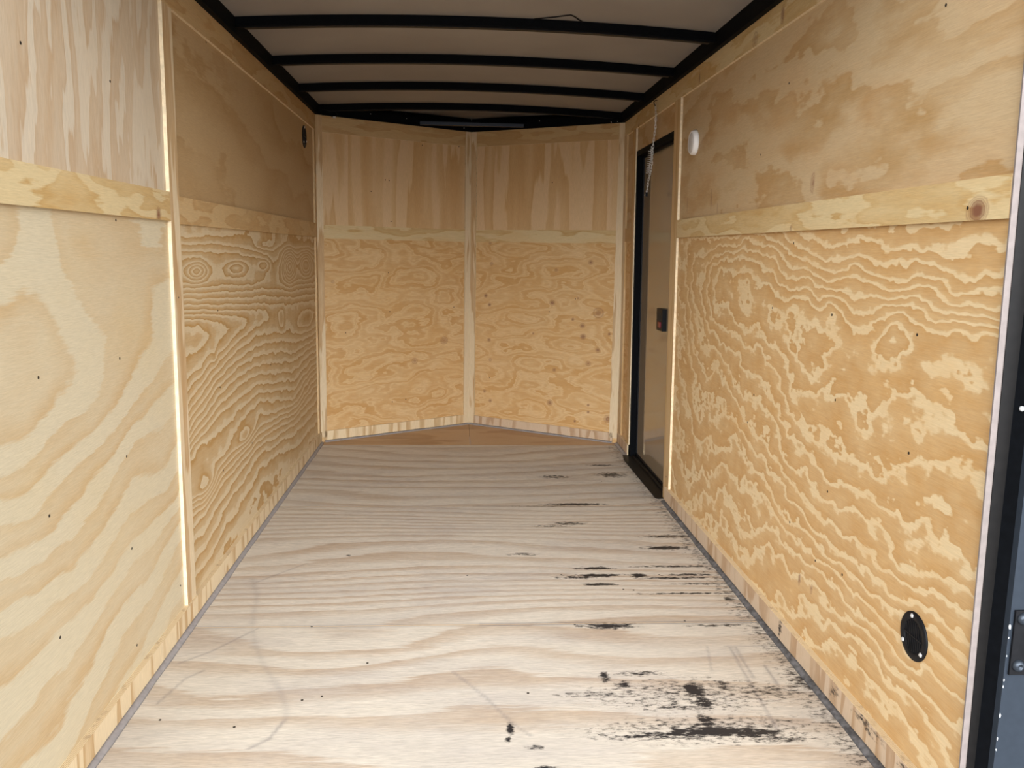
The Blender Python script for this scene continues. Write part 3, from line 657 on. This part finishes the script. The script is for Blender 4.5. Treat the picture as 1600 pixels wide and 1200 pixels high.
def chain(path, every=.0155):
    P = [Vector(p) for p in path]; seg_ = [(b-a).length for a, b in zip(P, P[1:])]; tot = sum(seg_); n = int(tot/every)
    for i in range(n+1):
        s = tot*i/max(n, 1); k = 0
        while k < len(seg_)-1 and s > seg_[k]: s -= seg_[k]; k += 1
        t = (P[k+1]-P[k]).normalized(); p = P[k]+t*min(s, seg_[k])
        a = t.cross(Vector((.2, .1, 1))).normalized(); b = a.cross(t)
        if i % 2: a, b = b, -a
        m = Matrix.Identity(4)
        for j in range(3): m[j][0] = a[j]; m[j][1] = t[j]; m[j][2] = b[j]; m[j][3] = p[j]
        o = bpy.data.objects.new('chain_link', lm); COL.objects.link(o); o.parent = ch; o.matrix_basis = PW[ch.name].inverted() @ FR_R @ m
def cp(px, py, d): return (*on(FR_R, px, py, d), d)
chain([(-4.22, 1.858, .018)]+[cp(*p, .022) for p in ((1025, 182), (1024, 200), (1021, 222), (1019, 245), (1014, 262))])
chain([cp(*p, .024) for p in ((1018, 232), (1019, 252), (1017, 266), (1013, 282), (1011, 298), (1009, 304))])
bm = bmesh.new(); a, b = Vector(cp(1016, 234, .034)), Vector(cp(1012, 271, .034)); d = (b-a); L_ = d.length; d.normalize(); e1 = d.cross(Vector((0, 0, 1))).normalized(); e2 = d.cross(e1)
pts = [a+d*(L_*t)+e1*(.008*math.cos(t*12*2*math.pi))+e2*(.008*math.sin(t*12*2*math.pi)) for t in np.linspace(0, 1, 170)]
add_tube(bm, pts, .0013, 6); finish(bm, 'spring', m_chrome, FR_R, ch, smooth=True)
p = cp(1010, 303, .024); box('end_clip', FR_R, p[0]-.006, p[0]+.006, p[1]-.012, p[1]+.008, .019, .029, m_plast, ch, bev=.002)

# ------------------------------------------------------------ round light
du, dv = on(FR_R, 1087, 223, 0)
dfr = FR_R @ Matrix.Translation((du, dv, 0)); dm = empty('dome_light', dfr)
thing(dm, 'small round white wall light high on the right wall beside the door', 'wall light')
bm = bmesh.new(); add_lathe(bm, (0, 0), [(0, 0), (.050, 0), (.051, .003), (.050, .010), (.047, .018), (.043, .021), (.040, .020), (.0395, .018), (0, .018)], 48)
finish(bm, 'housing', m_white, dfr, dm, smooth=True)
bm = bmesh.new(); add_lathe(bm, (0, 0), [(0, .0185), (.0395, .0185), (.037, .021), (.02, .0235), (0, .024)], 48)
finish(bm, 'lens', m_lens, dfr, dm, smooth=True)

# ------------------------------------------------------------ vents
def vent(fr, u, v, R_, label, sang):
    f = fr @ Matrix.Translation((u, v, 0)); t = empty('round_vent', f); thing(t, label, 'vent', 'round black wall vents')
    bm = bmesh.new(); ri = R_*.66
    add_lathe(bm, (0, 0), [(R_, 0), (R_, .0025), (R_*.96, .0045), (R_*.80, .005), (ri+.001, .0042), (ri, .001), (ri, .0006), (0, .0006)], 56)
    finish(bm, 'flange', m_plast, f, t, smooth=True)
    bm = bmesh.new(); add_cyl(bm, (0, 0), ri, ri, .0006, .0010, 48); finish(bm, 'duct_opening', m_slot, f, t)
    k = 9
    for i in range(k):
        x = -ri+(i+1)*2*ri/(k+1); hh = math.sqrt(max(ri*ri-x*x, 0))
        bm = bmesh.new(); add_box(bm, x-.0012, x+.0012, -hh, hh, .001, .0042)
        finish(bm, 'louver', m_plast, f, t)
    bm = bmesh.new(); add_box(bm, -ri, ri, -.0012, .0012, .003, .0050); finish(bm, 'cross_bar', m_plast, f, t)
    for a in sang:
        bm = bmesh.new(); add_lathe(bm, (0, 0), [(0, .003), (.0052, .003), (.0052, .0052), (.0035, .0070), (.0012, .0075), (0, .0066)], 16)
        finish(bm, 'screw', m_chrome, f @ Matrix.Translation((.83*R_*math.cos(a), .83*R_*math.sin(a), 0)), t, smooth=True)
vu, vv = -1.662, .346
vent(FR_R, vu, vv, .053, 'black round slotted vent low on the right wall near the opening', [math.radians(100), math.radians(213), math.radians(325)])
vu, vv = on(FR_L, 475, 213.5, 0)
vent(FR_L, vu, vv, .058, 'black round vent high at the far end of the left wall', [math.radians(100), math.radians(220), math.radians(335)])

# ------------------------------------------------------------ rear frame and hinge
n_[0] += 1
bm = bmesh.new()
zt = 2.10
def vert_prism(pts, z0, z1, mi): add_prism(bm, pts, z0, z1, mi)
for s in (0, 1):
    X = (lambda x: x) if s == 0 else (lambda x: 1.8-x)
    vert_prism([(X(1.815), 1.452), (X(1.828), 1.452), (X(1.828), 1.53), (X(1.815), 1.53)], -.1, zt, 1)
    vert_prism([(X(1.828), 1.452), (X(1.841), 1.43), (X(1.841), 1.50), (X(1.828), 1.50)], -.1, zt, 0)
    vert_prism([(X(1.841), 1.415), (X(1.96), 1.415), (X(1.96), 1.52), (X(1.841), 1.52)], -.1, zt, 2)
add_box(bm, -.16, 1.96, 1.415, 1.50, 1.99, zt, 2)
add_box(bm, -.16, 1.96, 1.415, 1.452, -.14, -.02, 2)
rf = finish(bm, 'trim_%d' % n_[0], [m_black, m_brownblack, m_grey]); rf['kind'] = 'structure'
def RX(px, py, Y=1.415):
    R = Vector(_fw+RT*(px-800)/FOC+UP*(600-py)/FOC); t = (Y-CP[1])/R.y; p = Vector(CP)+R*t; return p.x, p.z
FRR = frame((0, 1.415, 0), (1, 0, 0), (0, 0, 1))    # n towards the viewer side (-Y)
def chips(pts):
    for px, py, r in pts:
        x, z = RX(px, py); bm = bmesh.new()
        pr = [(r*(.7+.5*random.random())*math.cos(t)*.6, r*(.7+.6*random.random())*math.sin(t)*1.4) for t in np.linspace(0, 2*math.pi, 8, endpoint=False)]
        add_prism(bm, pr, .0, .0006); finish(bm, 'paint_chip', m_chip, FRR @ Matrix.Translation((max(x, 1.8425), z, 0)), rf)
hx0, hz1 = RX(1563, 953); _, hz0 = RX(1560, 1053)
hx0 = 1.848
hg = empty('strap_hinge', FRR @ Matrix.Translation((hx0, hz0, 0))); thing(hg, 'black bolted hinge plate on the grey rear frame at the right edge', 'hinge')
bm = bmesh.new(); add_box(bm, hx0, hx0+.075, hz0, hz1, 0, .005); finish(bm, 'leaf', m_plast, FRR, hg, bev=.0015)
bm = bmesh.new(); add_box(bm, hx0+.036, hx0+.10, hz0+.024, hz1-.030, .005, .016); finish(bm, 'knuckle', m_brownblack, FRR, hg, bev=.003)
for px, py in ((1584, 967), (1580, 1040)):
    x, z = RX(px, py, 1.41); x = max(x, hx0+.015)
    bm = bmesh.new(); add_lathe(bm, (0, 0), [(0, .004), (.0115, .004), (.0115, .006), (.010, .0105), (.006, .013), (.0042, .0132), (.004, .0105), (0, .0105)], 24)
    finish(bm, 'bolt', m_bolt, FRR @ Matrix.Translation((x, z, 0)), hg, smooth=True)
x, z = RX(1583, 638, 1.44)
bm = bmesh.new(); add_lathe(bm, (0, 0), [(0, 0), (.005, 0), (.005, .002), (.003, .0035), (0, .0035)], 16); finish(bm, 'bolt', m_chrome, frame((1.8355, 1.437, z), (1, -1.5, 0), (0, 0, 1)), rf, smooth=True)
chips([(1552, 980, .004), (1552, 997, .0015), (1547, 1063, .002), (1547, 1073, .002), (1541, 1118, .003), (1538, 1155, .002), (1536, 1172, .002), (1550, 1025, .0012)])
